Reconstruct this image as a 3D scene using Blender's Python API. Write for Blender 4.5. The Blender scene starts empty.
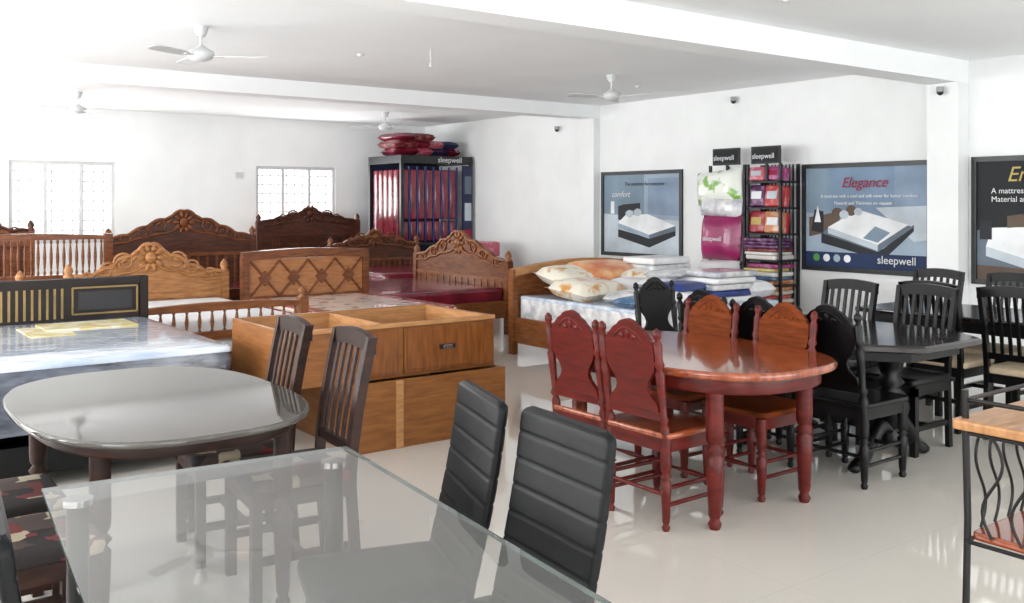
import bpy, bmesh, math, random
from mathutils import Vector, Matrix
random.seed(7)
PI = math.pi
sc = bpy.context.scene
try:
    sc.view_settings.view_transform = 'Standard'
except Exception:
    pass

def C(r, g, b):
    f = lambda c: (c/255/12.92) if c/255 <= .04045 else ((c/255+.055)/1.055)**2.4
    return (f(r), f(g), f(b), 1)

def pmat(name, c1, c2=None, scale=5, stretch=(1, 1, 1), rough=.5, metal=0, coat=0, bump=0, bscale=30, ramp=(.35, .65), ior=1.5, emit=0):
    m = bpy.data.materials.new(name); m.use_nodes = True
    nt = m.node_tree; N = nt.nodes; L = nt.links
    p = N['Principled BSDF']
    p.inputs['Roughness'].default_value = rough
    p.inputs['Metallic'].default_value = metal
    p.inputs['Coat Weight'].default_value = coat
    p.inputs['Coat Roughness'].default_value = .06
    p.inputs['IOR'].default_value = ior
    tc = N.new('ShaderNodeTexCoord'); mp = N.new('ShaderNodeMapping')
    mp.inputs['Scale'].default_value = stretch
    L.new(tc.outputs['Object'], mp.inputs['Vector'])
    n = N.new('ShaderNodeTexNoise'); n.inputs['Scale'].default_value = scale; n.inputs['Detail'].default_value = 4
    L.new(mp.outputs[0], n.inputs['Vector'])
    r = N.new('ShaderNodeValToRGB')
    r.color_ramp.elements[0].position = ramp[0]; r.color_ramp.elements[1].position = ramp[1]
    r.color_ramp.elements[0].color = c1
    if c2 is None:
        c2 = tuple(min(1, x*1.12) for x in c1[:3])+(1,)
    r.color_ramp.elements[1].color = c2
    L.new(n.outputs['Fac'], r.inputs[0]); L.new(r.outputs[0], p.inputs['Base Color'])
    if bump:
        n2 = N.new('ShaderNodeTexNoise'); n2.inputs['Scale'].default_value = bscale
        L.new(mp.outputs[0], n2.inputs['Vector'])
        bp = N.new('ShaderNodeBump'); bp.inputs['Strength'].default_value = bump; bp.inputs['Distance'].default_value = .02
        L.new(n2.outputs['Fac'], bp.inputs['Height']); L.new(bp.outputs[0], p.inputs['Normal'])
    return m

def wood(name, a, b, rough=.38, coat=.1, st=(1.2, 1.2, 7), sc_=6, ior=1.4):
    return pmat(name, a, b, scale=sc_, stretch=st, rough=rough, coat=coat, ramp=(.3, .7), ior=ior)

M = {}
M['wall'] = pmat('wall_paint', C(230, 232, 232), C(236, 238, 238), 2, rough=.8)
M['ceil'] = pmat('ceiling_paint', C(240, 242, 243), C(244, 246, 247), 1, rough=.85)
M['winframe'] = pmat('window_frame_paint', C(200, 202, 202), rough=.5)
M['red'] = wood('rosewood_red', C(68, 12, 8), C(98, 23, 14), coat=.1, ior=1.34)
M['redtop'] = wood('rosewood_top', C(112, 46, 24), C(158, 80, 46), rough=.14, coat=.8, st=(8, 1.2, 2))
M['orange'] = wood('teak_carved_splat', C(84, 36, 14), C(120, 58, 25), coat=0, ior=1.15, rough=.55)
M['black'] = pmat('black_lacquer', C(6, 6, 7), C(11, 10, 11), 8, rough=.34, coat=.03, ior=1.33)
M['blacktop'] = pmat('black_table_top', C(18, 13, 13), C(30, 20, 20), 6, (1, 6, 1), rough=.15, coat=.3)
M['dkbrown'] = wood('dark_brown_wood', C(26, 13, 9), C(52, 28, 19), coat=0, rough=.45, ior=1.33)
M['teak'] = wood('teak_bed', C(104, 58, 28), C(140, 86, 46))
M['ply'] = wood('box_ply', C(118, 72, 33), C(146, 94, 48), rough=.42, coat=.03, st=(1, 1, 8))
M['plyin'] = wood('box_inside', C(156, 108, 64), C(184, 136, 90), rough=.5, coat=0)
M['plydk'] = wood('box_panel', C(104, 57, 22), C(136, 82, 36), rough=.3, coat=.15, st=(8, 1, 1))
M['carvlt'] = wood('carved_light', C(132, 84, 44), C(178, 124, 74))
M['carvmd'] = wood('carved_mid', C(82, 42, 22), C(130, 76, 40))
M['carvdk'] = wood('carved_dark', C(52, 25, 15), C(90, 47, 27))
M['plaidw'] = wood('lattice_panel', C(146, 92, 54), C(178, 122, 78))
M['leather'] = pmat('black_leather', C(6, 7, 9), C(9, 10, 12), 40, rough=.42, ior=1.28, bump=.03, bscale=220)
M['chrome'] = pmat('chrome', C(200, 200, 200), rough=.15, metal=1)
M['iron'] = pmat('wrought_iron', C(10, 9, 9), C(18, 16, 16), rough=.4, metal=.3)
M['ovalt'] = pmat('oval_table_smoky_glass', C(70, 67, 64), C(80, 77, 72), 1.5, rough=.04, coat=0, ior=1.62)
M['plastic'] = pmat('plastic_wrap', C(166, 182, 206), C(214, 222, 232), 3, (1, 3, 1), rough=.1, coat=.8, bump=.6, bscale=7)
M['plasticside'] = pmat('mattress_side_wrapped', C(44, 48, 58), C(100, 106, 120), 4, (1, 3, 3), rough=.15, coat=.5, bump=.5, bscale=9)
M['white'] = pmat('white_fabric', C(220, 220, 222), C(234, 234, 236), 4, rough=.6, bump=.15)
M['offwhite'] = pmat('quilt_offwhite', C(170, 174, 184), C(226, 224, 222), 9, rough=.2, coat=.5, bump=.5, bscale=12)
M['cream'] = pmat('cream_floral_cover', C(176, 96, 92), C(224, 214, 204), 7, rough=.25, coat=.5, bump=.4, bscale=8, ramp=(.36, .44))
M['redfloral'] = pmat('red_floral', C(140, 24, 34), C(214, 170, 166), 14, rough=.25, coat=.5, ramp=(.5, .62), bump=.3, bscale=8)
M['burg'] = pmat('burgundy_fabric', C(92, 14, 32), C(128, 28, 48), 5, rough=.25, coat=.4, bump=.4, bscale=8)
M['blue'] = pmat('royal_blue', C(24, 42, 108), C(44, 70, 140), 6, rough=.4)
M['navy'] = pmat('navy_cloth', C(22, 28, 58), C(34, 42, 80), 6, rough=.5)
M['magenta'] = pmat('magenta_bag', C(128, 20, 76), C(158, 34, 98), 5, rough=.3, coat=.3, bump=.2)
M['green'] = pmat('green_print', C(120, 170, 70), C(228, 232, 224), 6, rough=.3, coat=.4, ramp=(.36, .44))
M['pillowf'] = pmat('floral_pillow', C(206, 146, 64), C(234, 228, 212), 7, rough=.35, coat=.4, ramp=(.36, .48), bump=.2, bscale=10)
M['pilloworange'] = pmat('orange_pillow', C(210, 100, 36), C(234, 190, 140), 5, rough=.4, coat=.3)
M['yellow'] = pmat('pale_yellow_print', C(196, 178, 112), C(224, 218, 196), 9, rough=.4, coat=.3, ramp=(.42, .56))
M['gold'] = pmat('gold_trim', C(116, 92, 46), C(144, 118, 64), rough=.4)
M['stripedk'] = pmat('dark_brown_panel', C(20, 14, 13), C(32, 23, 20), rough=.4, ior=1.35)
M['beige'] = pmat('beige_seat', C(186, 166, 138), C(198, 180, 154), 20, rough=.8)
M['lwood'] = wood('light_board', C(144, 100, 62), C(178, 132, 88), rough=.35, coat=.2, st=(2, 8, 2))
M['fan'] = pmat('fan_white', C(196, 198, 198), rough=.4)
M['cctv'] = pmat('cctv_plastic', C(150, 150, 150), rough=.4)
M['dark'] = pmat('display_black', C(18, 19, 24), C(26, 27, 32), rough=.45)
M['pframe'] = pmat('poster_frame', C(18, 22, 26), rough=.35)

def flat(name, c, rough=.5):
    return pmat(name, tuple(x*.82 for x in c[:3])+(1,), tuple(min(1, x*1.15) for x in c[:3])+(1,), 2.2, rough=rough, ior=1.35)
for k, c in dict(p_lb=(150, 166, 182), p_sky=(116, 138, 162), p_gr=(96, 108, 120), p_wh=(226, 228, 230), p_dk=(34, 36, 42), p_brown=(92, 76, 64),
                 p_navy=(22, 42, 78), p_rose=(150, 34, 62), p_bk=(16, 20, 24), p_gold=(190, 168, 100), p_mid=(120, 140, 156), p_green=(80, 140, 70), p_lt=(184, 194, 202),
                 p_cur=(130, 148, 170)).items():
    M[k] = flat(k, C(*c))
cols = [(150, 30, 44), (186, 80, 100), (80, 30, 80), (200, 186, 166), (40, 60, 120), (190, 120, 70), (150, 50, 110), (220, 216, 210), (110, 30, 30), (60, 100, 140), (180, 50, 50), (220, 204, 120)]
SH = [pmat('sheet_print_%d' % i, C(*c), C(*[min(255, int(x*.6+90)) for x in c]), 14, rough=.4, coat=.3, ramp=(.5, .64)) for i, c in enumerate(cols)]

def floor_mat():
    m = bpy.data.materials.new('floor_tile'); m.use_nodes = True
    nt = m.node_tree; N = nt.nodes; L = nt.links; p = N['Principled BSDF']
    tc = N.new('ShaderNodeTexCoord'); br = N.new('ShaderNodeTexBrick')
    br.offset = 0; br.inputs['Scale'].default_value = 1
    br.inputs['Brick Width'].default_value = .8; br.inputs['Row Height'].default_value = .8
    br.inputs['Mortar Size'].default_value = .0015
    br.inputs['Color1'].default_value = C(206, 201, 193); br.inputs['Color2'].default_value = C(204, 199, 191)
    br.inputs['Mortar'].default_value = C(190, 186, 178)
    L.new(tc.outputs['Object'], br.inputs['Vector'])
    L.new(br.outputs['Color'], p.inputs['Base Color'])
    p.inputs['Roughness'].default_value = .035
    p.inputs['IOR'].default_value = 2.0
    return m
M['floor'] = floor_mat()

def glass_mat():
    m = bpy.data.materials.new('table_glass'); m.use_nodes = True
    nt = m.node_tree; N = nt.nodes; L = nt.links; p = N['Principled BSDF']
    p.inputs['Base Color'].default_value = C(150, 150, 147); p.inputs['Roughness'].default_value = .5
    p.inputs['IOR'].default_value = 1.2
    t = N.new('ShaderNodeBsdfTransparent'); t.inputs[0].default_value = (.88, .89, .88, 1)
    mx = N.new('ShaderNodeMixShader'); mx.inputs[0].default_value = .26
    L.new(t.outputs[0], mx.inputs[1]); L.new(p.outputs[0], mx.inputs[2])
    g = N.new('ShaderNodeBsdfGlossy'); g.inputs['Roughness'].default_value = .02
    fr = N.new('ShaderNodeFresnel'); fr.inputs['IOR'].default_value = 1.9
    m2 = N.new('ShaderNodeMixShader'); L.new(fr.outputs[0], m2.inputs[0])
    L.new(mx.outputs[0], m2.inputs[1]); L.new(g.outputs[0], m2.inputs[2])
    geo = N.new('ShaderNodeNewGeometry')
    m3 = N.new('ShaderNodeMixShader'); L.new(geo.outputs['Backfacing'], m3.inputs[0])
    t2 = N.new('ShaderNodeBsdfTransparent')
    L.new(m2.outputs[0], m3.inputs[1]); L.new(t2.outputs[0], m3.inputs[2])
    L.new(m3.outputs[0], N['Material Output'].inputs['Surface'])
    return m
M['glass'] = glass_mat()
M['glassedge'] = pmat('glass_edge', C(44, 56, 54), C(70, 86, 84), 4, rough=.1)

def patch_mat():
    m = bpy.data.materials.new('patchwork_fabric'); m.use_nodes = True
    nt = m.node_tree; N = nt.nodes; L = nt.links; p = N['Principled BSDF']
    tc = N.new('ShaderNodeTexCoord'); v = N.new('ShaderNodeTexVoronoi'); v.distance = 'CHEBYCHEV'
    v.inputs['Scale'].default_value = 12
    r = N.new('ShaderNodeValToRGB'); r.color_ramp.interpolation = 'CONSTANT'
    e = r.color_ramp.elements
    e[0].color = C(28, 22, 22); e[0].position = 0
    e[1].color = C(96, 30, 32); e[1].position = .40
    a = e.new(.56); a.color = C(160, 148, 126)
    a = e.new(.68); a.color = C(60, 46, 42)
    L.new(tc.outputs['Object'], v.inputs['Vector']); L.new(v.outputs['Color'], r.inputs[0]); L.new(r.outputs[0], p.inputs['Base Color'])
    p.inputs['Roughness'].default_value = .9
    return m
M['patch'] = patch_mat()

class B:
    def __init__(s): s.v = []; s.f = []; s.m = []; s.s = []; s.mats = []
    def mi(s, k):
        m = M[k] if isinstance(k, str) else k
        if m not in s.mats: s.mats.append(m)
        return s.mats.index(m)
    def add(s, V, F, mat, smooth=False, T=None):
        o = len(s.v); i = s.mi(mat)
        for v in V:
            v = Vector(v)
            s.v.append(T @ v if T else v)
        for f in F:
            s.f.append([o+k for k in f]); s.m.append(i); s.s.append(smooth)
    def box(s, x0, x1, y0, y1, z0, z1, mat, T=None):
        V = [(x, y, z) for z in (z0, z1) for y in (y0, y1) for x in (x0, x1)]
        s.add(V, [(0, 2, 3, 1), (4, 5, 7, 6), (0, 1, 5, 4), (2, 6, 7, 3), (0, 4, 6, 2), (1, 3, 7, 5)], mat, False, T)
    def rings(s, R, mat, smooth=True, T=None, cap=True):
        n = len(R[0]); V = [p for r in R for p in r]; F = []
        for i in range(len(R)-1):
            for j in range(n):
                k = (j+1) % n
                F.append((i*n+j, i*n+k, (i+1)*n+k, (i+1)*n+j))
        s.add(V, F, mat, smooth, T)
        if cap:
            s.add(R[0], [tuple(range(n))], mat, False, T); s.add(R[-1], [tuple(range(n))], mat, False, T)
    def turned(s, p0, p1, prof, mat, seg=10, T=None):
        p0 = Vector(p0); p1 = Vector(p1); ax = p1-p0
        q = ax.to_track_quat('Z', 'Y'); L = ax.length
        R = [[p0+q @ Vector((r*math.cos(2*PI*j/seg), r*math.sin(2*PI*j/seg), t*L)) for j in range(seg)] for t, r in prof]
        s.rings(R, mat, True, T)
    def cyl(s, p0, p1, r, mat, seg=12, T=None):
        s.turned(p0, p1, [(0, r), (1, r)], mat, seg, T)
    def tube(s, P, r, mat, seg=6, T=None):
        P = [Vector(p) for p in P]; R = []
        for i, p in enumerate(P):
            t = (P[min(i+1, len(P)-1)]-P[max(i-1, 0)]).normalized()
            up = Vector((0, 1, 0)) if abs(t.y) < .9 else Vector((1, 0, 0))
            a = t.cross(up).normalized(); c = t.cross(a)
            rr = r[i] if isinstance(r, (list, tuple)) else r
            R.append([p+(a*math.cos(2*PI*j/seg)+c*math.sin(2*PI*j/seg))*rr for j in range(seg)])
        s.rings(R, mat, True, T)
    def ell(s, c, rad, mat, seg=12, T=None):
        R = []
        for i in range(7):
            a = -PI/2+PI*(i/6); cr = max(math.cos(a), .02)
            R.append([(c[0]+rad[0]*cr*math.cos(2*PI*j/seg), c[1]+rad[1]*cr*math.sin(2*PI*j/seg), c[2]+rad[2]*math.sin(a)) for j in range(seg)])
        s.rings(R, mat, True, T)
    def prism(s, pts, y0, y1, mat, T=None):
        n = len(pts)
        V = [(a, y0, b) for a, b in pts]+[(a, y1, b) for a, b in pts]
        F = [tuple(range(n)), tuple(range(2*n-1, n-1, -1))]+[(i, (i+1) % n, n+(i+1) % n, n+i) for i in range(n)]
        s.add(V, F, mat, False, T)
    def strip(s, xs, lo, hi, y0, y1, mat, T=None):
        n = len(xs); V = []
        for i, x in enumerate(xs):
            V += [(x, y0, lo[i]), (x, y0, hi[i]), (x, y1, hi[i]), (x, y1, lo[i])]
        F = [(0, 1, 2, 3), (4*n-4, 4*n-3, 4*n-2, 4*n-1)]
        for i in range(n-1):
            a = 4*i; c = a+4
            for k in range(4):
                k2 = (k+1) % 4
                F.append((a+k, a+k2, c+k2, c+k))
        s.add(V, F, mat, False, T)
    def slab(s, c, hx, hy, z0, z1, mat, r=.01, rc=.03, n=None, T=None, seg=6, puff=0):
        def out(ins, z):
            pts = []
            if n:
                for j in range(64):
                    a = 2*PI*j/64; ca, sa = math.cos(a), math.sin(a)
                    pts.append((c[0]+(hx-ins)*math.copysign(abs(ca)**(2/n), ca), c[1]+(hy-ins)*math.copysign(abs(sa)**(2/n), sa), z))
            else:
                R = max(rc-ins, .002)
                for qd, (sx, sy) in enumerate(((1, 1), (-1, 1), (-1, -1), (1, -1))):
                    for j in range(seg+1):
                        a = PI/2*qd+PI/2*j/seg
                        pts.append((c[0]+sx*(hx-ins-R)+R*math.cos(a), c[1]+sy*(hy-ins-R)+R*math.sin(a), z))
            return pts
        Rg = []
        for j in range(4):
            a = PI/2*j/3; Rg.append(out(r*(1-math.sin(a)), z0+r*(1-math.cos(a))))
        for j in range(4):
            a = PI/2*j/3; Rg.append(out(r*(1-math.cos(a)), z1-r+r*math.sin(a)))
        if puff: Rg.append(out(min(hx, hy)*.15, z1+puff*.6)); Rg.append(out(min(hx, hy)*.5, z1+puff*.9)); Rg.append(out(min(hx, hy)*.85, z1+puff))
        s.rings(Rg, mat, True, T)
    def pillow(s, c, hx, hy, h, mat, rot=0, tilt=0):
        T = Matrix.Translation(c) @ Matrix.Rotation(rot, 4, 'Z') @ Matrix.Rotation(tilt, 4, 'X')
        n = 10
        for sg in (1, -1):
            V = []; F = []
            for i in range(n+1):
                for j in range(n+1):
                    u = -1+2*i/n; v = -1+2*j/n
                    t = (max(0, 1-u**4)*max(0, 1-v**4))**.5
                    pin = 1-.06*(1-abs(u))*abs(v)-.06*(1-abs(v))*abs(u)
                    V.append((u*hx*pin, v*hy*pin, sg*h*t))
            for i in range(n):
                for j in range(n):
                    a = i*(n+1)+j; F.append((a, a+1, a+n+2, a+n+1))
            s.add(V, F, mat, True, T)
    def mesh(s, name):
        me = bpy.data.meshes.new(name)
        me.from_pydata([tuple(v) for v in s.v], [], s.f)
        for m in s.mats: me.materials.append(m)
        me.polygons.foreach_set('material_index', s.m)
        me.polygons.foreach_set('use_smooth', s.s)
        bm = bmesh.new(); bm.from_mesh(me)
        bmesh.ops.recalc_face_normals(bm, faces=bm.faces)
        bm.to_mesh(me); bm.free(); me.update()
        return me
    def build(s, name, loc=(0, 0, 0), rot=0, bevel=0):
        return place(s.mesh(name), name, loc, rot, bevel)

def place(me, name, loc, rot=0, bevel=0):
    o = bpy.data.objects.new(name, me); sc.collection.objects.link(o)
    o.location = loc; o.rotation_euler = (0, 0, rot)
    if bevel:
        md = o.modifiers.new('bevel', 'BEVEL'); md.width = bevel; md.segments = 2; md.limit_method = 'ANGLE'; md.angle_limit = math.radians(50)
    return o

def text(parent, body, size, loc, mat, shear=0, align='LEFT', name='lettering'):
    cu = bpy.data.curves.new(name, 'FONT'); cu.body = body; cu.size = size; cu.extrude = .001; cu.shear = shear; cu.align_x = align
    cu.materials.append(M[mat])
    o = bpy.data.objects.new(name, cu); sc.collection.objects.link(o)
    o.parent = parent; o.location = loc; o.rotation_euler = (PI/2, 0, 0)
    return o

# ================= ROOM =================
XW, YB, XL, YF, HC = 9.2, 15.0, -3.5, -3.0, 2.95
b = B(); b.box(XL-.2, XW+.2, YF-.2, YB+.2, -.1, 0, 'floor'); b.build('floor')
b = B(); b.box(XL-.2, XW+.2, YF-.2, YB+.2, HC, HC+.15, 'ceil'); b.build('ceiling')
b = B(); b.box(XW, XW+.2, YF-.2, YB+.2, 0, HC, 'wall'); b.build('wall_right')
def wall_holes(name, axis, pos, thick, a0, a1, holes):
    b = B()
    def bx(u0, u1, z0, z1):
        if u1-u0 < .001 or z1-z0 < .001: return
        if axis == 'y': b.box(u0, u1, pos, pos+thick, z0, z1, 'wall')
        else: b.box(pos, pos+thick, u0, u1, z0, z1, 'wall')
    u = a0
    for (h0, h1, z0, z1) in holes:
        bx(u, h0, 0, HC); bx(h0, h1, 0, z0); bx(h0, h1, z1, HC); u = h1
    bx(u, a1, 0, HC)
    b.build(name)
WB = [(2.34, 3.77, 1.0, 2.16), (5.97, 7.4, .95, 2.16)]
wall_holes('wall_back', 'y', YB, .2, XL, XW, WB)
LH = [(0, 3, .8, 2.5), (4.5, 8, .8, 2.5), (9.5, 13, .8, 2.5)]
wall_holes('wall_left', 'x', XL-.2, .2, YF, YB, LH)
FH = [(-2.5, 1.5, .1, 2.6), (2.5, 8, .1, 2.6)]
wall_holes('wall_front', 'y', YF-.2, .2, XL, XW, FH)
for i, (x0, x1, z0, z1) in enumerate(WB):
    b = B(); y0, y1 = YB+.02, YB+.08; t = .05
    b.box(x0, x1, y0, y1, z0, z0+t, 'winframe'); b.box(x0, x1, y0, y1, z1-t, z1, 'winframe')
    b.box(x0, x0+t, y0+.003, y1-.003, z0+t, z1-t, 'winframe'); b.box(x1-t, x1, y0+.003, y1-.003, z0+t, z1-t, 'winframe')
    for k in (1, 2):
        xx = x0+(x1-x0)*k/3; b.box(xx-.022, xx+.022, y0+.005, y1-.005, z0+t, z1-t, 'winframe')
    for k in range(1, 8):
        zz = z0+(z1-z0)*k/8; b.box(x0, x1, y0+.065, y0+.075, zz-.009, zz+.009, 'winframe')
    for k in range(1, 10):
        xx = x0+(x1-x0)*k/10; b.box(xx-.007, xx+.007, y0+.08, y0+.09, z0, z1, 'winframe')
    b.box(x0-.03, x1+.03, YB-.02, YB+.015, z0-.03, z0, 'winframe')
    b.build('window_%d' % (i+1))
b = B(); b.box(XW-.2, XW, 4.80, 5.12, 0, 2.73, 'wall'); b.build('column')
b = B(); b.box(XW-.12, XW, 10.2, 10.5, 0, 2.77, 'wall'); b.build('column')
b = B(); b.box(XL, XW, 4.80, 5.12, 2.73, HC, 'ceil'); b.build('ceiling_beam')
b = B(); b.box(XL, XW, 10.2, 10.5, 2.77, HC, 'ceil'); b.build('ceiling_beam')
for (x, y) in [(4.2, 8.0), (5.4, 4.1), (8.0, 8.2)]:
    b = B(); b.cyl((0, 0, -.02), (0, 0, 0), .03, 'fan', 16); b.cyl((0, 0, -.024), (0, 0, -.018), .018, 'winframe', 12); b.build('ceiling_socket', (x, y, HC))
b = B(); b.cyl((0, 0, -.14), (0, 0, 0), .006, 'winframe'); b.cyl((0, 0, -.16), (0, 0, -.13), .012, 'winframe'); b.build('ceiling_hook', (4.6, 7.4, HC))
b = B(); b.box(-.06, .06, -.012, 0, -.05, .05, 'winframe'); b.box(-.04, .04, -.018, -.012, -.03, .03, 'fan'); b.build('light_switch', (5.68, YB-.001, 2.0))

def poster(name, y_left, w, z0, h, bg, polys, texts, x=XW):
    b = B(); t = .05
    b.box(0, w, -.03, 0, 0, t, 'pframe'); b.box(0, w, -.03, 0, h-t, h, 'pframe')
    b.box(0, t, -.03, 0, t, h-t, 'pframe'); b.box(w-t, w, -.03, 0, t, h-t, 'pframe')
    b.box(t, w-t, -.012, 0, t, h-t, bg)
    iw, ih = w-2*t, h-2*t
    for i, (pts, m) in enumerate(polys):
        y = -.013-.0006*i
        b.add([(t+u*iw, y, t+v*ih) for u, v in pts], [tuple(range(len(pts)))], m)
    o = b.build(name, (x-.002, y_left, z0), -PI/2)
    for body, size, u, v, m, sh in texts:
        text(o, body, size, (t+u*iw, -.03, t+v*ih), m, sh)
    return o
def circ(u, v, r, asp=1.3):
    return [(u+r*math.cos(a*PI/6), v+r*asp*math.sin(a*PI/6)) for a in range(12)]
poster('wall_poster', 10.14, 1.56, .81, 1.18, 'p_lb', [
    ([(0, 0), (1, 0), (1, .42), (0, .5)], 'p_lt'),
    ([(0, .5), (.55, .46), (.55, 1), (0, 1)], 'p_mid'),
    ([(.6, .5), (1, .48), (1, .95), (.6, .95)], 'p_cur'),
    ([(.2, .3), (.62, .2), (.95, .34), (.95, .24), (.62, .08), (.2, .2)], 'p_dk'),
    ([(.2, .42), (.3, .42), (.3, .62), (.2, .6)], 'p_dk'),
    ([(.26, .52), (.5, .56), (.5, .64), (.26, .62)], 'p_dk'),
    ([(.2, .38), (.62, .24), (.95, .36), (.6, .5), (.3, .48)], 'p_wh'),
    ([(.2, .38), (.62, .24), (.62, .19), (.2, .32)], 'p_lb'),
    ([(.62, .24), (.95, .36), (.95, .3), (.62, .19)], 'p_gr'),
    (circ(.36, .5, .05, 1), 'p_lt'), (circ(.47, .52, .05, 1), 'p_lt'),
    ([(.1, .5), (.15, .5), (.15, .66), (.1, .66)], 'p_wh')],
    [('The mattress for everyone', .07, .3, .86, 'p_dk', 0), ('comfort', .11, .12, .72, 'p_wh', .3)])
poster('wall_poster', 6.73, 1.56, .79, 1.2, 'p_sky', [
    ([(0, 0), (1, 0), (1, .45), (0, .55)], 'p_lb'),
    ([(0, .55), (.2, .53), (.2, 1), (0, 1)], 'p_mid'),
    ([(.75, .5), (1, .48), (1, 1), (.75, 1)], 'p_cur'),
    ([(.03, .5), (.3, .56), (.3, .38), (.03, .3)], 'p_brown'),
    ([(.6, .6), (1, .62), (1, .3), (.9, .28)], 'p_lt'),
    ([(.14, .34), (.66, .2), (.9, .44), (.9, .38), (.66, .09), (.14, .24)], 'p_dk'),
    ([(.14, .34), (.62, .17), (.9, .42), (.42, .55)], 'p_gr'),
    ([(.2, .4), (.62, .24), (.86, .44), (.46, .58)], 'p_wh'),
    ([(.2, .4), (.62, .24), (.62, .18), (.2, .34)], 'p_lt'),
    ([(.05, .36), (.16, .34), (.16, .56), (.08, .58)], 'p_dk'),
    (circ(.28, .54, .05, 1.2), 'p_brown'), (circ(.4, .57, .045, 1.2), 'p_brown'), (circ(.34, .53, .04, 1.1), 'p_lt'), (circ(.46, .56, .035, 1.1), 'p_lt'),
    ([(.5, .3), (.62, .26), (.72, .36), (.6, .42)], 'p_mid'),
    ([(.08, .45), (.14, .45), (.11, .62)], 'p_wh'),
    ([(0, 0), (1, 0), (1, .15), (0, .15)], 'p_navy'),
    (circ(.1, .09, .03), 'p_green'), (circ(.19, .09, .03), 'p_wh'), (circ(.28, .09, .03), 'p_lb'), (circ(.37, .09, .03), 'p_wh')],
    [('Elegance', .16, .32, .8, 'p_rose', .3), ('A mattress with a cool and soft cover for better comfort', .05, .14, .7, 'p_wh', 0), ('Material and Thickness on request', .05, .26, .63, 'p_wh', 0), ('sleepwell', .12, .62, .06, 'p_wh', 0)])
poster('wall_poster', 4.76, 1.56, .76, 1.24, 'p_bk', [
    ([(0, .0), (1, 0), (1, .42), (0, .42)], 'p_gr'),
    ([(0, .0), (1, 0), (1, .08), (0, .12)], 'p_brown'),
    ([(.06, .28), (.45, .14), (.95, .3), (.5, .46), (.1, .44)], 'p_wh'),
    ([(.06, .28), (.45, .14), (.45, .06), (.06, .2)], 'p_lt'),
    ([(.45, .14), (.95, .3), (.95, .22), (.45, .06)], 'p_brown'),
    ([(.2, .44), (.34, .46), (.3, .56), (.2, .54)], 'p_brown'), ([(.02, .34), (.1, .34), (.1, .5), (.02, .5)], 'p_dk')],
    [('Empress', .2, .2, .83, 'p_gold', .3), ('A mattress with superior', .075, .1, .73, 'p_wh', 0), ('Material and Thickness', .075, .1, .66, 'p_wh', 0)])

for loc in [(XW-.06, 7.7, 2.80), (XW-.26, 4.95, 2.64), (XW-.06, 11.1, 2.66)]:
    b = B(); b.cyl((0, 0, 0), (0, 0, .05), .035, 'cctv', 14); b.ell((0, 0, 0), (.033, .033, .035), 'dark')
    b.box(0, .05, -.01, .01, .03, .045, 'cctv'); b.build('cctv_camera', loc)

# ================= FANS =================
def fan_mesh():
    b = B()
    b.turned((0, 0, 0), (0, 0, .08), [(0, .03), (.3, .045), (1, .06)], 'fan', 16)
    b.cyl((0, 0, -.1), (0, 0, .02), .012, 'fan')
    b.turned((0, 0, -.2), (0, 0, -.07), [(0, .03), (.12, .08), (.35, .105), (.6, .1), (.8, .05), (1, .02)], 'fan', 20)
    for k in range(3):
        T = Matrix.Rotation(2*PI*k/3+.4, 4, 'Z')
        b.box(.08, .18, -.018, .018, -.165, -.155, 'fan', T)
        T2 = T @ Matrix.Translation((0, 0, -.16)) @ Matrix.Rotation(.18, 4, 'X')
        V = [(.15, -.045, 0), (.25, -.058, 0), (.48, -.055, 0), (.52, -.03, 0), (.52, .03, 0), (.48, .055, 0), (.25, .05, 0), (.15, .035, 0)]
        b.add(V+[(x, y, z+.006) for x, y, z in V], [tuple(range(8)), tuple(range(15, 7, -1))]+[(i, (i+1) % 8, 8+(i+1) % 8, 8+i) for i in range(8)], 'fan', False, T2)
    return b.mesh('ceiling_fan')
fm = fan_mesh()
for x, y, r in [(2.53, 7.5, -.95), (7.1, 7.68, .35), (2.79, 12.9, .7), (7.2, 12.9, .1)]:
    place(fm, 'ceiling_fan', (x, y, HC-.08), r)

# ================= CHAIRS =================
def TP(s): return [(0, .6*s), (.04, .85*s), (.07, .55*s), (.1, .75*s), (.4, 1.0*s), (.52, 1.08*s), (.55, .65*s), (.58, 1.15*s), (.61, .65*s), (.64, 1.0*s), (.7, 1.08*s), (1, 1.05*s)]
def spindle(s): return [(0, .6*s), (.1, .9*s), (.15, .5*s), (.3, .8*s), (.5, 1.1*s), (.7, .8*s), (.85, .5*s), (.9, .9*s), (1, .6*s)]

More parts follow.
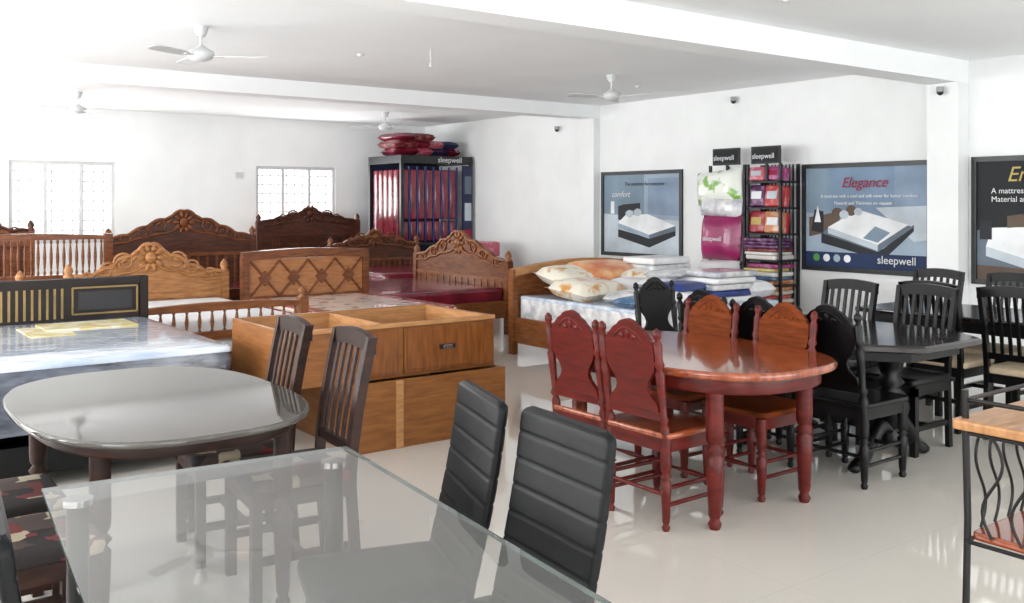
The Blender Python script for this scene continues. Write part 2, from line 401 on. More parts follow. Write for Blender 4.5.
def carved_chair(fr, sp, seat):
    b = B(); w = .19
    lean = lambda z: -.19-max(0, z-.42)*.12
    for sx in (-1, 1):
        x = sx*w
        b.turned((x, -.19, 0), (x, -.19, .44), TP(.024), fr)
        b.turned((x, -.19, .42), (x, lean(.96), .96), [(0, .024), (.12, .024), (.16, .015), (.2, .026), (.24, .016), (.45, .02), (.6, .025), (.64, .015), (.68, .026), (.72, .018), (.86, .022), (.9, .012), (.93, .022), (.97, .02), (1, .006)], fr)
        b.turned((sx*.185, .19, 0), (sx*.185, .19, .43), TP(.026), fr)
        b.cyl((x, -.18, .2), (sx*.185, .18, .2), .011, fr, 8)
        b.cyl((x, -.18, .12), (sx*.185, .18, .12), .011, fr, 8)
    b.turned((-.18, .19, .17), (.18, .19, .17), spindle(.014), fr, 8)
    b.cyl((-.18, -.19, .17), (.18, -.19, .17), .011, fr, 8)
    b.slab((0, 0), .225, .22, .435, .465, seat, .012, .05)
    b.box(-.19, .19, -.2, -.17, .37, .435, fr); b.box(-.18, .18, .175, .2, .37, .435, fr)
    b.box(-.2, -.175, -.18, .18, .37, .435, fr); b.box(.175, .2, -.18, .18, .37, .435, fr)
    hw = [(.55, .168), (.575, .168), (.6, .16), (.615, .14), (.64, .115), (.67, .105), (.7, .115), (.73, .14), (.76, .16), (.79, .168), (.86, .168), (.885, .165), (.895, .15), (.91, .145), (.93, .12), (.95, .1), (.965, .07), (.98, .055), (.99, .03), (.995, .01)]
    pts = [(h, z) for z, h in hw]+[(-h, z) for z, h in reversed(hw)]
    T = Matrix.Translation((0, -.19, .42)) @ Matrix.Rotation(.119, 4, 'X') @ Matrix.Translation((0, 0, -.42))
    b.prism(pts, -.011, .011, sp, T)
    for sy in (-1, 1):
        b.tube([(x, sy*.012, .9+.055*math.cos(x/.1*PI/2)) for x in [-.1+.2*i/12 for i in range(13)]], .005, sp, 5, T)
        for s2 in (-1, 1): b.ell((s2*.045, sy*.012, .91), (.022, .006, .014), sp, 8, T)
        b.ell((0, sy*.012, .925), (.014, .007, .024), sp, 8, T)
    b.box(-.18, .18, -.013, .013, .52, .56, fr, T)
    return b.mesh('dining_chair')

def slat_chair(fr, seat, n=5, wid=.2, h=1.0, cushion=.03):
    b = B()
    def yb(z): return -.2-.09*((max(0, z-.45)/.55)**1.4)
    zs = [0, .2, .42, .55, .7, .85, h]
    for sx in (-1, 1):
        R = []
        for z in zs:
            y = yb(z)-(.05*(1-z/.42) if z < .42 else 0)*.6; x = sx*(wid-.02+.012*z); t = .015
            R.append([(x-t, y-.02, z), (x+t, y-.02, z), (x+t, y+.02, z), (x-t, y+.02, z)])
        b.rings(R, fr, False)
        b.box(sx*.185-.02, sx*.185+.02, .165, .205, 0, .42, fr)
        b.box(sx*.185-.012, sx*.185+.012, -.19, .18, .15, .18, fr)
    b.box(-.18, .18, -.01, .015, .15, .18, fr)
    xs = [-.205+.41*i/8 for i in range(9)]
    hi = [h+.02*(1-(x/.2)**2) for x in xs]; lo = [v-.07 for v in hi]
    b.strip(xs, lo, hi, yb(h)-.014, yb(h)+.018, fr)
    b.box(-.18, .18, yb(.55)-.012, yb(.55)+.012, .53, .57, fr)
    for i in range(n):
        x = -.135+.27*i/(n-1); R = []
        for z in (.56, .66, .76, .86, h-.05):
            y = yb(z); R.append([(x-.011, y-.006, z), (x+.011, y-.006, z), (x+.011, y+.006, z), (x-.011, y+.006, z)])
        b.rings(R, fr, False)
    b.box(-.205, .205, -.2, .205, .37, .43, fr)
    b.slab((0, .01), .215, .215, .43, .445+cushion, seat, .015, .04, puff=.006)
    return b.mesh('dining_chair')

def leather_chair():
    b = B(); R = []
    n = 8; z0, z1 = .42, .985; K = n*12
    for i in range(K+1):
        f = i/K; z = z0+(z1-z0)*f
        g = (f*n) % 1; g = min(g, 1-g)
        bul = .003*min(1, (g/.1))**.6
        th = .013+bul
        hw = .205
        if f > .94: hw -= .03*(1-math.sqrt(max(0, 1-((f-.94)/.06)**2)))
        if f > .985: th *= .75
        yc = -.19-.11*f**1.3-.02*math.sin(PI*f)
        ring = []
        for q, (sx, sy) in enumerate(((1, 1), (-1, 1), (-1, -1), (1, -1))):
            for j in range(4):
                a = PI/2*q+PI/2*j/3; r = .011
                ring.append((sx*(hw-r)+r*math.cos(a), yc+sy*(th-r)+r*math.sin(a), z))
        R.append(ring)
    b.rings(R, 'leather', True)
    b.slab((0, .01), .21, .22, .42, .48, 'leather', .022, .04, puff=.008)
    for sx in (-1, 1):
        b.tube([(sx*.18, .19, 0), (sx*.18, .19, .42)], .013, 'iron', 10)
        b.tube([(sx*.18, -.23, 0), (sx*.18, -.18, .42)], .013, 'iron', 10)
        b.tube([(sx*.18, .19, .4), (sx*.18, -.18, .4)], .012, 'iron', 8)
    b.tube([(-.18, .19, .4), (.18, .19, .4)], .012, 'iron', 8)
    return b.mesh('dining_chair')

lc = leather_chair()
FPX, FMX = -PI/2, PI/2
rt = -math.radians(5.5)
place(lc, 'dining_chair', (1.36, 2.44, 0), FMX+rt-.2)
place(lc, 'dining_chair', (1.31, 1.94, 0), FMX+rt)
place(lc, 'dining_chair', (.585, 1.96, 0), FPX+rt)

rc = carved_chair('red', 'red', 'redtop'); rd = carved_chair('red', 'orange', 'orange'); bk = carved_chair('black', 'black', 'black')
place(rc, 'dining_chair', (3.46, 3.35, 0), FPX, .0)
place(rc, 'dining_chair', (3.47, 3.79, 0), FPX)
place(rd, 'dining_chair', (4.18, 3.36, 0), FMX)
place(rd, 'dining_chair', (4.18, 3.90, 0), FMX)
place(bk, 'dining_chair', (4.80, 3.17, 0), FPX)
place(bk, 'dining_chair', (4.84, 3.68, 0), FPX)
place(bk, 'dining_chair', (4.90, 4.18, 0), FPX)
place(bk, 'dining_chair', (5.15, 4.85, 0), PI)
bs = slat_chair('black', 'black', 6); bb = slat_chair('black', 'beige', 6)
place(bs, 'dining_chair', (5.62, 3.36, 0), FMX)
place(bs, 'dining_chair', (5.58, 3.90, 0), FMX)
for x, y, r in [(6.45, 2.95, FPX), (6.45, 3.5, FPX), (7.15, 3.0, FMX), (7.15, 3.52, FMX), (7.1, 4.1, FMX)]:
    place(bb, 'dining_chair', (x, y, 0), r)
ds = slat_chair('dkbrown', 'patch', 5)
place(ds, 'dining_chair', (1.60, 3.68, 0), FMX-.1)
place(ds, 'dining_chair', (1.56, 4.20, 0), FMX-.1)
place(ds, 'dining_chair', (.56, 3.42, 0), FPX)
place(ds, 'dining_chair', (.56, 3.95, 0), FPX)

# ================= TABLES =================
b = B()
b.box(-.45, .45, -.8, .8, .738, .75, 'glass')
for a in ((-.452, -.449, -.8, .8), (.449, .452, -.8, .8), (-.452, .452, -.802, -.799), (-.452, .452, .799, .802)):
    b.box(a[0], a[1], a[2], a[3], .7385, .7495, 'glassedge')
for sx in (-1, 1):
    for sy in (-1, 1):
        b.cyl((sx*.37, sy*.7, 0), (sx*.37, sy*.7, .72), .03, 'black', 16)
        b.cyl((sx*.37, sy*.7, .72), (sx*.37, sy*.7, .737), .04, 'chrome', 20)
b.build('glass_dining_table', (.91, 2.08, 0), rt)
b = B()
b.slab((0, 0), .52, .77, .735, .76, 'ovalt', .01, n=2.7)
b.slab((0, 0), .47, .72, .69, .734, 'dkbrown', .008, n=2.7)
for sx in (-1, 1):
    for sy in (-1, 1):
        b.turned((sx*.33, sy*.53, 0), (sx*.33, sy*.53, .69), TP(.034), 'dkbrown', 14)
b.build('oval_dining_table', (1.145, 3.97, 0), 0)
b = B()
b.slab((0, 0), .54, .78, .725, .765, 'redtop', .014, n=2.7)
b.slab((0, 0), .47, .71, .65, .724, 'red', .006, n=2.7)
for sx in (-1, 1):
    for sy in (-1, 1):
        b.turned((sx*.345, sy*.49, 0), (sx*.345, sy*.49, .655), TP(.04), 'red', 16)
b.build('oval_dining_table', (3.82, 3.53, 0), 0)
b = B()
o8 = [(.52, .5), (.3, .8), (-.3, .8), (-.52, .5), (-.52, -.5), (-.3, -.8), (.3, -.8), (.52, -.5)]
def ringz(s, z): return [(x*s, y*s, z) for x, y in o8]
b.rings([ringz(.97, .72), ringz(1, .73), ringz(1, .755), ringz(.98, .765)], 'blacktop', False)
b.rings([ringz(.86, .66), ringz(.86, .72)], 'black', False)
for sy in (-1, 1):
    y = sy*.4
    b.turned((0, y, .12), (0, y, .66), [(0, .06), (.1, .08), (.15, .05), (.22, .085), (.4, .11), (.55, .09), (.62, .05), (.68, .085), (.75, .05), (.85, .07), (1, .1)], 'black', 18)
    for sx in (-1, 1):
        P = [(sx*.02, y, .22), (sx*.12, y, .24), (sx*.2, y, .16), (sx*.28, y, .06), (sx*.36, y, .035)]
        b.tube(P, [.05, .05, .045, .04, .035], 'black', 8)
        b.ell((sx*.36, y, .03), (.045, .04, .03), 'black')
b.box(-.03, .03, -.4, .4, .18, .26, 'black')
b.build('pedestal_dining_table', (5.20, 3.59, 0), 0)
b = B()
b.slab((0, 0), .42, .78, .73, .765, 'blacktop', .008, .03)
b.box(-.36, .36, -.7, .7, .65, .73, 'black')
for sx in (-1, 1):
    for sy in (-1, 1):
        b.box(sx*.33-.04, sx*.33+.04, sy*.66-.04, sy*.66+.04, 0, .66, 'black')
b.build('dining_table', (6.82, 3.45, 0), 0, .004)

b = B()
for (x, y) in ((0, 0), (.42, 0), (0, -.42), (.42, -.42)):
    b.tube([(x-.02, y, 0), (x, y, .3), (x+.012, y, .6), (x-.005, y, .99)], .011, 'iron', 8)
for z in (.12, .535, .86, .96):
    b.tube([(0, 0, z), (.42, 0, z)], .007, 'iron', 6); b.tube([(0, -.42, z), (.42, -.42, z)], .007, 'iron', 6)
    b.tube([(0, 0, z), (0, -.42, z)], .007, 'iron', 6); b.tube([(.42, 0, z), (.42, -.42, z)], .007, 'iron', 6)
b.slab((.2, -.21), .245, .235, .875, .905, 'lwood', .006, .02)
b.slab((.21, -.21), .2, .2, .54, .565, 'redtop', .006, .02)
for y in (-.005, -.415):
    for k in range(4):
        x = .08+.085*k
        b.tube([(x+.03*math.sin(u*2*PI), y, .56+.3*u) for u in [i/16 for i in range(17)]], .005, 'iron', 5)
for k in range(4):
    y = -.08-.085*k
    b.tube([(0, y+.03*math.sin(u*2*PI), .56+.3*u) for u in [i/16 for i in range(17)]], .005, 'iron', 5)
for k in range(6):
    b.tube([(.07*k+.03, 0, .13), (.07*k+.03, -.42, .13)], .005, 'iron', 5)
b.tube([(0, 0, .12), (.42, -.42, .45)], .006, 'iron', 5)
b.build('wrought_iron_shelf_stand', (2.80, 1.47, 0), 0)

# ================= BEDS =================
def spiral(b, cx, y, cz, R, turns, sgn, mat, r=.012, T=None):
    n = int(14*turns); P = []
    for i in range(n+1):
        f = i/n; a = sgn*2*PI*turns*f+ (PI if sgn < 0 else 0); rr = R*(1-.85*f)
        P.append((cx+rr*math.cos(a), y, cz+rr*math.sin(a)))
    b.tube(P, [r*(1-.4*i/n) for i in range(n+1)], mat, 6, T)
def carved_hb(b, w, y, h, side, mat, mat2, z0=.28, pw=.8):
    hw = w/2; n = 60; xs = [-hw+.04+(w-.08)*i/n for i in range(n+1)]
    def p(x):
        t = abs(x)/hw
        v = side+(h-side-.07)*(.5+.5*math.cos(PI*min(1, t/pw)))**.75
        v += .03*abs(math.sin(4*PI*t))
        if t < .16: v += .07*math.cos(PI*t/.32)
        return v
    hi = [p(x) for x in xs]
    b.strip(xs, [z0]*len(xs), hi, y-.02, y+.02, mat)
    f = y-.03
    b.tube([(x, f+.005, p(x)-.015) for x in xs], .02, mat2, 6)
    b.tube([(x, f, side+(p(x)-side)*.55-.08) for x in xs], .014, mat2, 6)
    b.box(-hw+.05, hw-.05, f-.005, f+.02, side-.24, side-.2, mat2)
    b.box(-hw+.05, hw-.05, f-.005, f+.02, z0+.1, z0+.16, mat2)
    cz = side+(h-side)*.55
    b.ell((0, f, cz), (.06, .03, .06), mat2)
    for k in range(10):
        a = 2*PI*k/10
        T = Matrix.Translation((.1*math.cos(a), f, cz+.1*math.sin(a))) @ Matrix.Rotation(-a, 4, 'Y')
        b.ell((0, 0, 0), (.05, .018, .024), mat2, 8, T)
    for s in (-1, 1):
        spiral(b, s*.28*hw*1.2, f, side+(h-side)*.42, .1, 1.6, s, mat2)
        spiral(b, s*.55*hw, f, side+(h-side)*.18, .085, 1.5, -s, mat2)
        spiral(b, s*.78*hw, f, side-.02, .07, 1.4, s, mat2)
        for k in range(5):
            xx = s*hw*(.2+.14*k)
            T = Matrix.Translation((xx, f, side+(p(xx)-side)*.75)) @ Matrix.Rotation(s*.6, 4, 'Y')
            b.ell((0, 0, 0), (.045, .015, .02), mat2, 8, T)
        b.box(s*hw-.04, s*hw+.04, y-.04, y+.04, 0, side+.0, mat)
        b.turned((s*hw, y, side), (s*hw, y, side+.13), [(0, .045), (.15, .05), (.25, .03), (.45, .045), (.7, .035), (.9, .015), (1, .004)], mat2, 12)
    nfl = 14
    for k in range(nfl):
        xx = -hw+.12+(w-.24)*k/(nfl-1)
        b.box(xx-.015, xx+.015, f, f+.012, z0+.16, side-.24, mat2)

def lattice_hb(b, w, y, h):
    hw = w/2
    xs = [-hw+w*i/20 for i in range(21)]
    hi = [h-.03+.03*math.cos(x/hw*PI/2) for x in xs]
    b.strip(xs, [v-.09 for v in hi], hi, y-.04, y+.04, 'carvmd')
    for s in (-1, 1): b.box(s*(hw-.03)-.04, s*(hw-.03)+.04, y-.035, y+.035, 0, h-.08, 'carvmd')
    b.box(-hw, hw, y-.012, y+.015, .35, h-.1, 'plaidw')
    b.box(-hw, hw, y-.03, y+.02, .5, .58, 'carvmd')
    n = 4; z0, z1 = .58, h-.12; cw = (w-.16)/n
    for k in range(n):
        cx = -hw+.08+cw*(k+.5); cz = (z0+z1)/2
        for s in (-1, 1):
            b.tube([(cx-s*cw/2, y-.02, z0), (cx+s*cw/2, y-.02, z1)], .012, 'carvmd', 4)
        pts = [(cx-cw*.22, cz), (cx, cz+(z1-z0)*.22), (cx+cw*.22, cz), (cx, cz-(z1-z0)*.22)]
        b.prism(pts, y-.03, y-.01, 'carvmd')

def spindle_board(b, w, y, z0, z1, n, mat, post=True, finial=True, r=.016):
    hw = w/2
    xs = [-hw+w*i/16 for i in range(17)]
    b.strip(xs, [z1-.06]*17, [z1-.02+.03*math.cos(x/hw*PI/2) for x in xs], y-.03, y+.03, mat)
    b.box(-hw, hw, y-.025, y+.025, z0, z0+.07, mat)
    for k in range(n):
        x = -hw+.07+(w-.14)*k/(n-1)
        b.turned((x, y, z0+.06), (x, y, z1-.05), spindle(r), mat, 8)
    if post:
        for s in (-1, 1):
            b.box(s*hw-.04, s*hw+.04, y-.04, y+.04, 0, z1, mat)
            if finial: b.turned((s*hw, y, z1), (s*hw, y, z1+.1), [(0, .04), (.15, .045), (.3, .02), (.5, .04), (.75, .035), (1, .004)], mat, 12)

def bed(name, cx, cy, rot, w, l, hb, fb, wmat, mmat, zt, smat=None, rail=(.2, .4), extra=None, gap=.05, fh=.45):
    b = B(); hw, hl = w/2, l/2
    for s in (-1, 1):
        b.box(s*(hw-.015)-.02, s*(hw-.015)+.02, -hl+.04, hl-.02, rail[0], rail[1], wmat)
    b.box(-hw+.03, hw-.03, -hl+.04, hl-.03, rail[0]+.04, rail[0]+.1, wmat)
    if smat:
        b.slab((0, 0), hw-gap, hl-gap, rail[0]+.1, zt-.01, smat, .02, .05)
        b.slab((0, 0), hw-gap+.001, hl-gap+.001, zt-.05, zt, mmat, .02, .05, puff=.012)
    else:
        b.slab((0, 0), hw-gap, hl-gap, rail[0]+.1, zt, mmat, .04, .07, puff=.012)
    hb(b)
    if fb: fb(b)
    else:
        b.box(-hw, hw, -hl, -hl+.04, rail[0]-.04, fh, wmat)
        for s in (-1, 1): b.box(s*(hw-.04)-.035, s*(hw-.04)+.035, -hl-.005, -hl+.06, 0, fh+.01, wmat)
    if extra: extra(b)
    return b.build(name, (cx, cy, 0), rot)

def bg_hb(b, w=1.86, y=.98, h=.99):
    hw = w/2
    b.box(-hw, hw, y-.03, y+.03, .1, h, 'stripedk')
    b.box(-hw-.01, hw+.01, y-.045, y+.04, h-.045, h, 'stripedk')
    b.box(hw-.05, hw+.01, y-.05, y+.04, 0, h, 'stripedk')
    x0, x1 = .40, .86
    for z in (h-.07, .725): b.box(x0, x1, y-.04, y-.03, z-.006, z+.006, 'gold')
    for x in (x0, x1): b.box(x-.006, x+.006, y-.04, y-.03, .725, h-.07, 'gold')
    b.box(x0+.04, x1-.04, y-.038, y-.03, .755, h-.10, 'dark')
    for k in range(25):
        x = -hw+.06+.05*k; b.box(x-.008, x+.008, y-.036, y-.03, .70, h-.07, 'gold')
def b1x(b):
    b.slab((.40, .50), .3, .2, .685, .70, 'yellow', .006, .02)
    b.slab((.1, .3), .14, .26, .685, .696, 'yellow', .004, .02)
bed('bed', 1.20, 6.62, 0, 1.82, 1.92, bg_hb, None, 'black', 'plastic', .68, smat='plasticside', rail=(.12, .3), extra=b1x, gap=.0, fh=.3)
bed('bed', 2.77, 8.75, 0, 1.5, 1.98, lambda b: carved_hb(b, 1.5, .97, 1.15, .84, 'carvlt', 'carvlt'),
    lambda b: spindle_board(b, 1.5, -.97, .42, .72, 14, 'teak'), 'teak', 'white', .58)
def b4x(b):
    z = .572
    b.slab((0, -.86), .64, .085, z-.03, z, 'redfloral', .01, .03)
    b.slab((-.58, -.05), .075, .88, z-.03, z+.001, 'redfloral', .01, .03)
    b.slab((.58, -.05), .075, .88, z-.03, z+.001, 'redfloral', .01, .03)
bed('bed', 4.34, 8.5, 0, 1.44, 2.0, lambda b: lattice_hb(b, 1.44, .98, 1.07), None, 'teak', 'cream', .56, smat='redfloral', fh=.42, extra=b4x)
bed('bed', 5.78, 10.05, -PI/2, 2.1, 1.85, lambda b: carved_hb(b, 2.08, .9, 1.2, .86, 'carvmd', 'teak', pw=.9), None, 'teak', 'burg', .55, fh=.45)
def hbs(b):
    w, y = 1.9, .97
    hw = w/2; xs = [-hw+w*i/24 for i in range(25)]
    hi = [.86+.08*max(0, math.cos(x/hw*PI/2)) for x in xs]
    b.strip(xs, [.15]*25, hi, y-.025, y+.025, 'teak')
    b.strip(xs, [v-.06 for v in hi], [v+.015 for v in hi], y-.045, y+.035, 'plyin')
    for s in (-1, 1): b.box(s*hw-.03, s*hw+.03, y-.04, y+.04, 0, .87, 'teak')
def pil(b):
    b.pillow((-.6, .2, .70), .38, .26, .1, 'pillowf', .2, .12)
    b.pillow((-.0, .6, .80), .44, .27, .11, 'pilloworange', -.1, .3)
    b.pillow((-.4, .62, .78), .4, .26, .1, 'pillowf', .1, .25)
    b.pillow((.1, .2, .70), .36, .25, .09, 'white', .3, .05)
    b.pillow((.35, .3, .76), .36, .25, .09, 'pillowf', .5, .15)
    b.pillow((-.45, -.3, .66), .36, .24, .06, 'offwhite', .5)
    b.pillow((.0, -.3, .67), .34, .24, .07, 'blue', -.2); b.pillow((.05, -.28, .76), .32, .22, .06, 'white', .1); b.pillow((.1, -.25, .85), .3, .2, .05, 'offwhite', .4)
    b.pillow((-.25, -.65, .67), .3, .22, .07, 'white', .6); b.pillow((-.15, -.6, .75), .26, .2, .06, 'blue', .2)
    for k in range(5): b.slab((.6, .45), .3, .24, .6+.075*k, .672+.075*k, ['white', 'offwhite'][k % 2], .025, .05)
    for k in range(5): b.slab((.3+.02*k, -.62), .3, .24, .6+.06*k, .655+.06*k, ['white', 'blue', 'offwhite', 'white', 'offwhite'][k], .02, .05)
    b.pillow((.72, -.1, .68), .22, .3, .07, 'blue', .4); b.pillow((.68, -.1, .77), .24, .3, .07, 'white', .2)
    b.pillow((.4, -.1, .72), .28, .22, .09, 'offwhite', -.4, .2)
    b.pillow((.72, -.65, .7), .2, .26, .09, 'white', .1)
    b.pillow((-.62, -.62, .65), .3, .22, .05, SH[9], .2)
bed('bed', 6.80, 6.84, 0, 1.9, 1.98, hbs, None, 'teak', 'plastic', .6, rail=(.12, .38), extra=pil, fh=.42, smat='offwhite')
bed('bed', 3.86, 11.2, 0, 1.8, 1.9, lambda b: carved_hb(b, 1.8, .9, 1.46, 1.12, 'carvdk', 'carvmd', pw=.95), None, 'carvdk', 'burg', .52, fh=.6)
bed('bed', 6.68, 13.7, 0, 1.74, 1.7, lambda b: carved_hb(b, 1.74, .8, 1.48, 1.25, 'carvdk', 'carvdk', pw=.95), None, 'carvdk', 'burg', .5, fh=.55)
bed('bed', 6.92, 11.95, 0, 1.46, 1.6, lambda b: carved_hb(b, 1.46, .77, 1.14, .92, 'carvdk', 'carvmd', pw=.95), None, 'carvdk', 'burg', .6, fh=.5)
bed('bed', 1.82, 10.35, 0, 1.7, 1.2, lambda b: spindle_board(b, 1.7, .57, .72, 1.22, 26, 'carvmd', finial=False), None, 'teak', 'white', .5, fh=.5)
bed('bed', .75, 8.75, 0, 1.7, 1.9, lambda b: carved_hb(b, 1.7, .92, 1.02, .8, 'carvlt', 'carvlt'), None, 'teak', 'white', .5)
bed('bed', 1.45, 12.55, 0, 1.8, 1.9, lambda b: carved_hb(b, 1.8, .9, 1.42, 1.2, 'carvmd', 'carvdk'), None, 'carvdk', 'burg', .5)

def openbox(b, x0, x1, y0, y1, z0, z1, out, inn, div, t=.025):
    b.box(x0, x1, y0, y0+t, z0, z1, out); b.box(x0, x1, y1-t, y1, z0, z1, out)
    b.box(x0, x0+t, y0+t, y1-t, z0, z1, out); b.box(x1-t, x1, y0+t, y1-t, z0, z1, out)
    b.box(x0+t, x1-t, y0+t, y1-t, z0, z0+.02, inn)
    for d in div: b.box(d-.012, d+.012, y0+t, y1-t, z0+.02, z1-.01, inn)
    e = .004
    b.box(x0+t, x1-t, y0+t, y0+t+e, z0+.02, z1-.004, inn); b.box(x0+t, x1-t, y1-t-e, y1-t, z0+.02, z1-.004, inn)
    b.box(x1-t-e, x1-t, y0+t+e, y1-t-e, z0+.02, z1-.004, inn)
b = B()
openbox(b, 2.72, 3.86, 5.24, 6.2, 0, .43, 'ply', 'plyin', [])
b.box(3.0, 3.05, 5.225, 5.24, 0, .43, 'plyin')
openbox(b, 2.3, 3.82, 5.32, 6.2, .432, .78, 'ply', 'plyin', [3.0])
for x0, x1 in ((2.72, 3.06), (3.10, 3.80)):
    b.box(x0, x1, 5.30, 5.32, .455, .745, 'plydk')
    b.box(x0+.02, x1-.02, 5.294, 5.30, .475, .725, 'plydk')
xc = 3.42
b.box(xc-.06, xc+.06, 5.282, 5.296, .59, .62, 'iron'); b.box(xc-.035, xc+.035, 5.278, 5.286, .595, .615, 'chrome')
b.box(2.3, 3.82, 5.305, 5.32, .755, .782, 'plyin')
b.build('storage_box_bed', (0, 0, 0), 0, .003)

# ================= DISPLAY CORNER =================
b = B(); w, dp = 1.4, 1.1
for x in (-w/2, w/2-.05):
    for y in (0, dp-.05): b.box(x, x+.05, y, y+.05, 0, 2.2, 'dark')
b.box(-w/2, w/2, 0, dp, 2.2, 2.33, 'dark'); b.box(-w/2, w/2, 0, dp, .0, .12, 'dark')
b.box(-w/2+.05, w/2-.05, dp-.04, dp-.02, .12, 2.2, 'navy')
b.box(-w/2, w/2-.2, .02, dp, .86, .9, 'dark')
for k in range(7):
    x = -w/2+.1+.155*k
    b.slab((x+.03, .12), .062, .05, 1.28, 2.1, 'burg', .02, .03)
    b.slab((x+.03, .12), .056, .045, .92, 1.25, 'burg', .02, .03)
    b.box(x+.093, x+.118, .08, .1, .9, 2.15, 'blue')
for k in range(5):
    y = .25+.17*k
    b.slab((-w/2+.08, y), .045, .07, .92, 2.1, 'burg', .02, .03)
b.box(w/2-.2, w/2-.01, -.01, .03, .15, 2.18, 'navy')
for k in range(4): b.box(w/2-.17, w/2-.04, -.018, -.01, .35+.45*k, .65+.45*k, ['p_lb', 'p_rose', 'p_lt', 'p_gr'][k])
for k in range(10):
    b.pillow((-.42+.27*(k % 4)+random.uniform(-.05, .05), .5, 2.405+.12*(k//4)), .24, .38, .075, ['burg', SH[1], 'navy', 'burg', SH[8]][k % 5], random.uniform(-.3, .3))
o = b.build('mattress_display_stand', (8.44, 13.35, 0), 0)
text(o, 'sleepwell', .13, (.0, -.004, 2.225), 'p_wh', 0)

b = B()
for k in range(4):
    b.slab((0+.02*k, 0), .36-.03*k, .3, .0+.24*k, .23+.24*k, [SH[0], 'burg', SH[3], SH[1]][k], .03, .05)
b.build('folded_bedding_stack', (8.35, 12.2, 0), .1)

# ================= WALL RACK =================
b = B(); D = -.36
for u in (-.62, -.1, -.05, .41):
    b.box(u, u+.03, D, D+.03, 0, 2.0, 'dark'); b.box(u, u+.03, -.04, -.01, 0, 2.0, 'dark')
for u0, u1 in ((-.54, -.14), (.04, .44)):
    b.box(u0, u1, D-.02, D+.01, 2.0, 2.2, 'dark'); b.box(u0+.02, u1-.02, D-.024, D-.02, 2.02, 2.18, 'p_bk')
    b.box((u0+u1)/2-.015, (u0+u1)/2+.015, D, D+.02, 1.8, 2.0, 'dark')
shz = (.35, .62, .90, 1.20, 1.50, 1.80)
for z in shz: b.box(-.05, .44, D, -.01, z-.02, z, 'dark')
for z in (.35, .84, 1.42): b.box(-.62, -.07, D, -.01, z-.02, z, 'dark')
for j in range(8):
    u = .0+.05*j; b.box(u, u+.012, -.03, -.015, .3, 2.0, 'dark')
for si, z in enumerate(shz):
    if si >= 3:
        hz = .25 if si < 5 else .16
        for st in range(2):
            T = Matrix.Translation((.065+.225*st, D+.07, z+.005)) @ Matrix.Rotation(-.15, 4, 'X') @ Matrix.Rotation(random.uniform(-.1, .1), 4, 'Z')
            m = SH[[0, 5, 2, 10, 1, 6][(si-3)*2+st]]
            b.slab((0, 0), .115, .05, 0, hz, m, .02, .03, T=T)
            b.box(-.07, .07, -.056, -.049, hz*.35, hz*.7, ['p_wh', 'p_lt', 'p_rose', 'p_gold'][(si+st) % 4], T)
            b.slab((0, .1), .11, .05, 0, hz*1.02, random.choice(SH), .02, .03, T=T)
    else:
        zz = z
        while zz < z+.21:
            h = random.uniform(.035, .06)
            T = Matrix.Translation((.18+random.uniform(-.03, .02), D+.14+random.uniform(-.05, .02), zz)) @ Matrix.Rotation(random.uniform(-.12, .12), 4, 'Z')
            b.slab((0, 0), random.uniform(.2, .23), .18, 0, h-.003, random.choice(SH), .015, .03, T=T)
            zz += h
def bag(b, c, hx, hz, t, mat, rz=0):
    n = 10; TT = Matrix.Translation(c) @ Matrix.Rotation(PI/2-.05, 4, 'X') @ Matrix.Rotation(rz, 4, 'Z')
    for sg in (1, -1):
        V = []; F = []
        for i in range(n+1):
            for j in range(n+1):
                u = -1+2*i/n; v = -1+2*j/n
                V.append((u*hx, v*hz, sg*t*(max(0, 1-u**4)*max(0, 1-v**4))**.5))
        for i in range(n):
            for j in range(n):
                a = i*(n+1)+j; F.append((a, a+1, a+n+2, a+n+1))
        b.add(V, F, mat, True, TT)
bag(b, (-.47, D+.02, 1.74), .34, .2, .12, 'green', .08)
bag(b, (-.42, D+.0, 1.5), .31, .12, .12, 'offwhite', -.06)
bag(b, (-.40, D-.02, 1.14), .29, .27, .13, 'magenta', 0)
bag(b, (-.44, D+.0, .72), .3, .15, .14, 'white', .05)
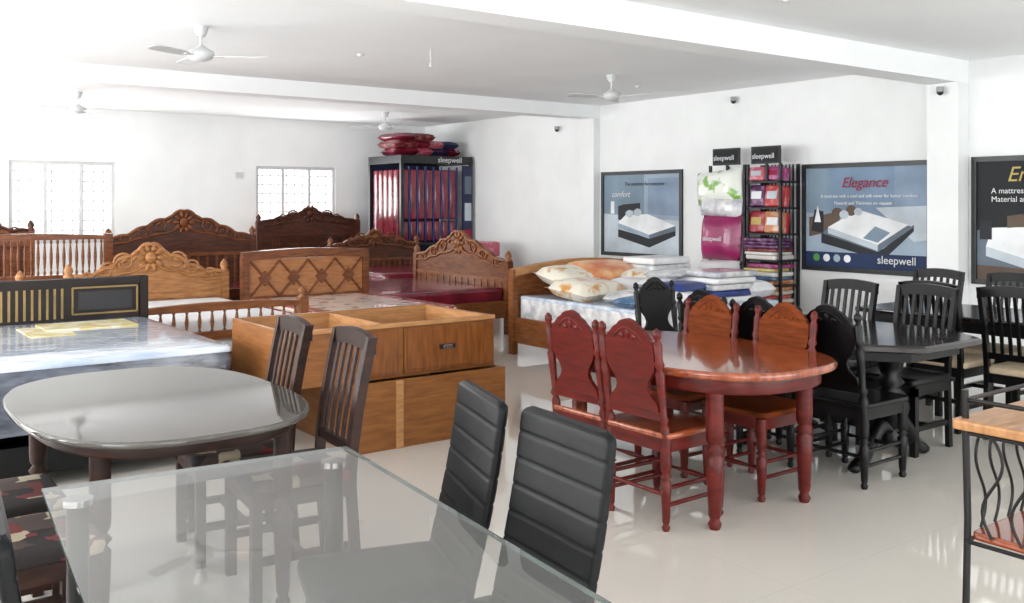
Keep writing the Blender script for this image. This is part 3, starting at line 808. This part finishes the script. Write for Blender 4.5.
bag(b, (-.38, D-.02, .48), .3, .14, .14, 'offwhite', -.05)
b.tube([(-.48, D-.02, 1.38), (-.48, D-.02, 1.45), (-.32, D-.02, 1.45), (-.32, D-.02, 1.38)], .01, 'magenta', 6)
o = b.build('bedding_display_rack', (XW-.01, 7.2, 0), -PI/2)
text(o, 'sleepwell', .085, (-.52, D-.03, 2.06), 'p_wh'); text(o, 'sleepwell', .085, (.06, D-.03, 2.06), 'p_wh')
text(o, 'sleepwell', .08, (-.57, D-.17, 1.1), 'p_wh')

# ================= LIGHT =================
def area(name, loc, rot, sx, sy, power, col=(1, 1, 1)):
    l = bpy.data.lights.new(name, 'AREA'); l.shape = 'RECTANGLE'; l.size = sx; l.size_y = sy; l.energy = power; l.color = col
    o = bpy.data.objects.new(name, l); sc.collection.objects.link(o); o.location = loc; o.rotation_euler = rot
for i, (y0, y1, z0, z1) in enumerate(LH):
    area('daylight_left', (XL+.4, (y0+y1)/2, (z0+z1)/2), (PI/2+.55, 0, -PI/2), y1-y0, z1-z0, [170, 270, 320][i], (1, .995, .985))
for i, (x0, x1, z0, z1) in enumerate(FH):
    area('daylight_front', ((x0+x1)/2, YF+.8, (z0+z1)/2-.1), (PI/2+.6, 0, 0), x1-x0, z1-z0, [105, 145][i], (1, .995, .985))
for (x0, x1, z0, z1) in WB:
    area('daylight_rear', ((x0+x1)/2, YB-.03, (z0+z1)/2), (-PI/2, 0, 0), x1-x0, z1-z0, 55)
w = bpy.data.worlds.new('world'); sc.world = w; w.use_nodes = True
bgn = w.node_tree.nodes['Background']; bgn.inputs[0].default_value = (.95, .98, 1, 1); bgn.inputs[1].default_value = 2.6

# ================= CAMERA =================
cd = bpy.data.cameras.new('camera'); cam = bpy.data.objects.new('camera', cd); sc.collection.objects.link(cam)
cd.sensor_width = 36; cd.sensor_fit = 'HORIZONTAL'; cd.lens = 36*950/1024; cd.shift_y = -.0962
cam.location = (0, 0, 1.55); cam.rotation_euler = (PI/2, 0, -math.radians(36.77))
cd.clip_start = .05
sc.camera = cam
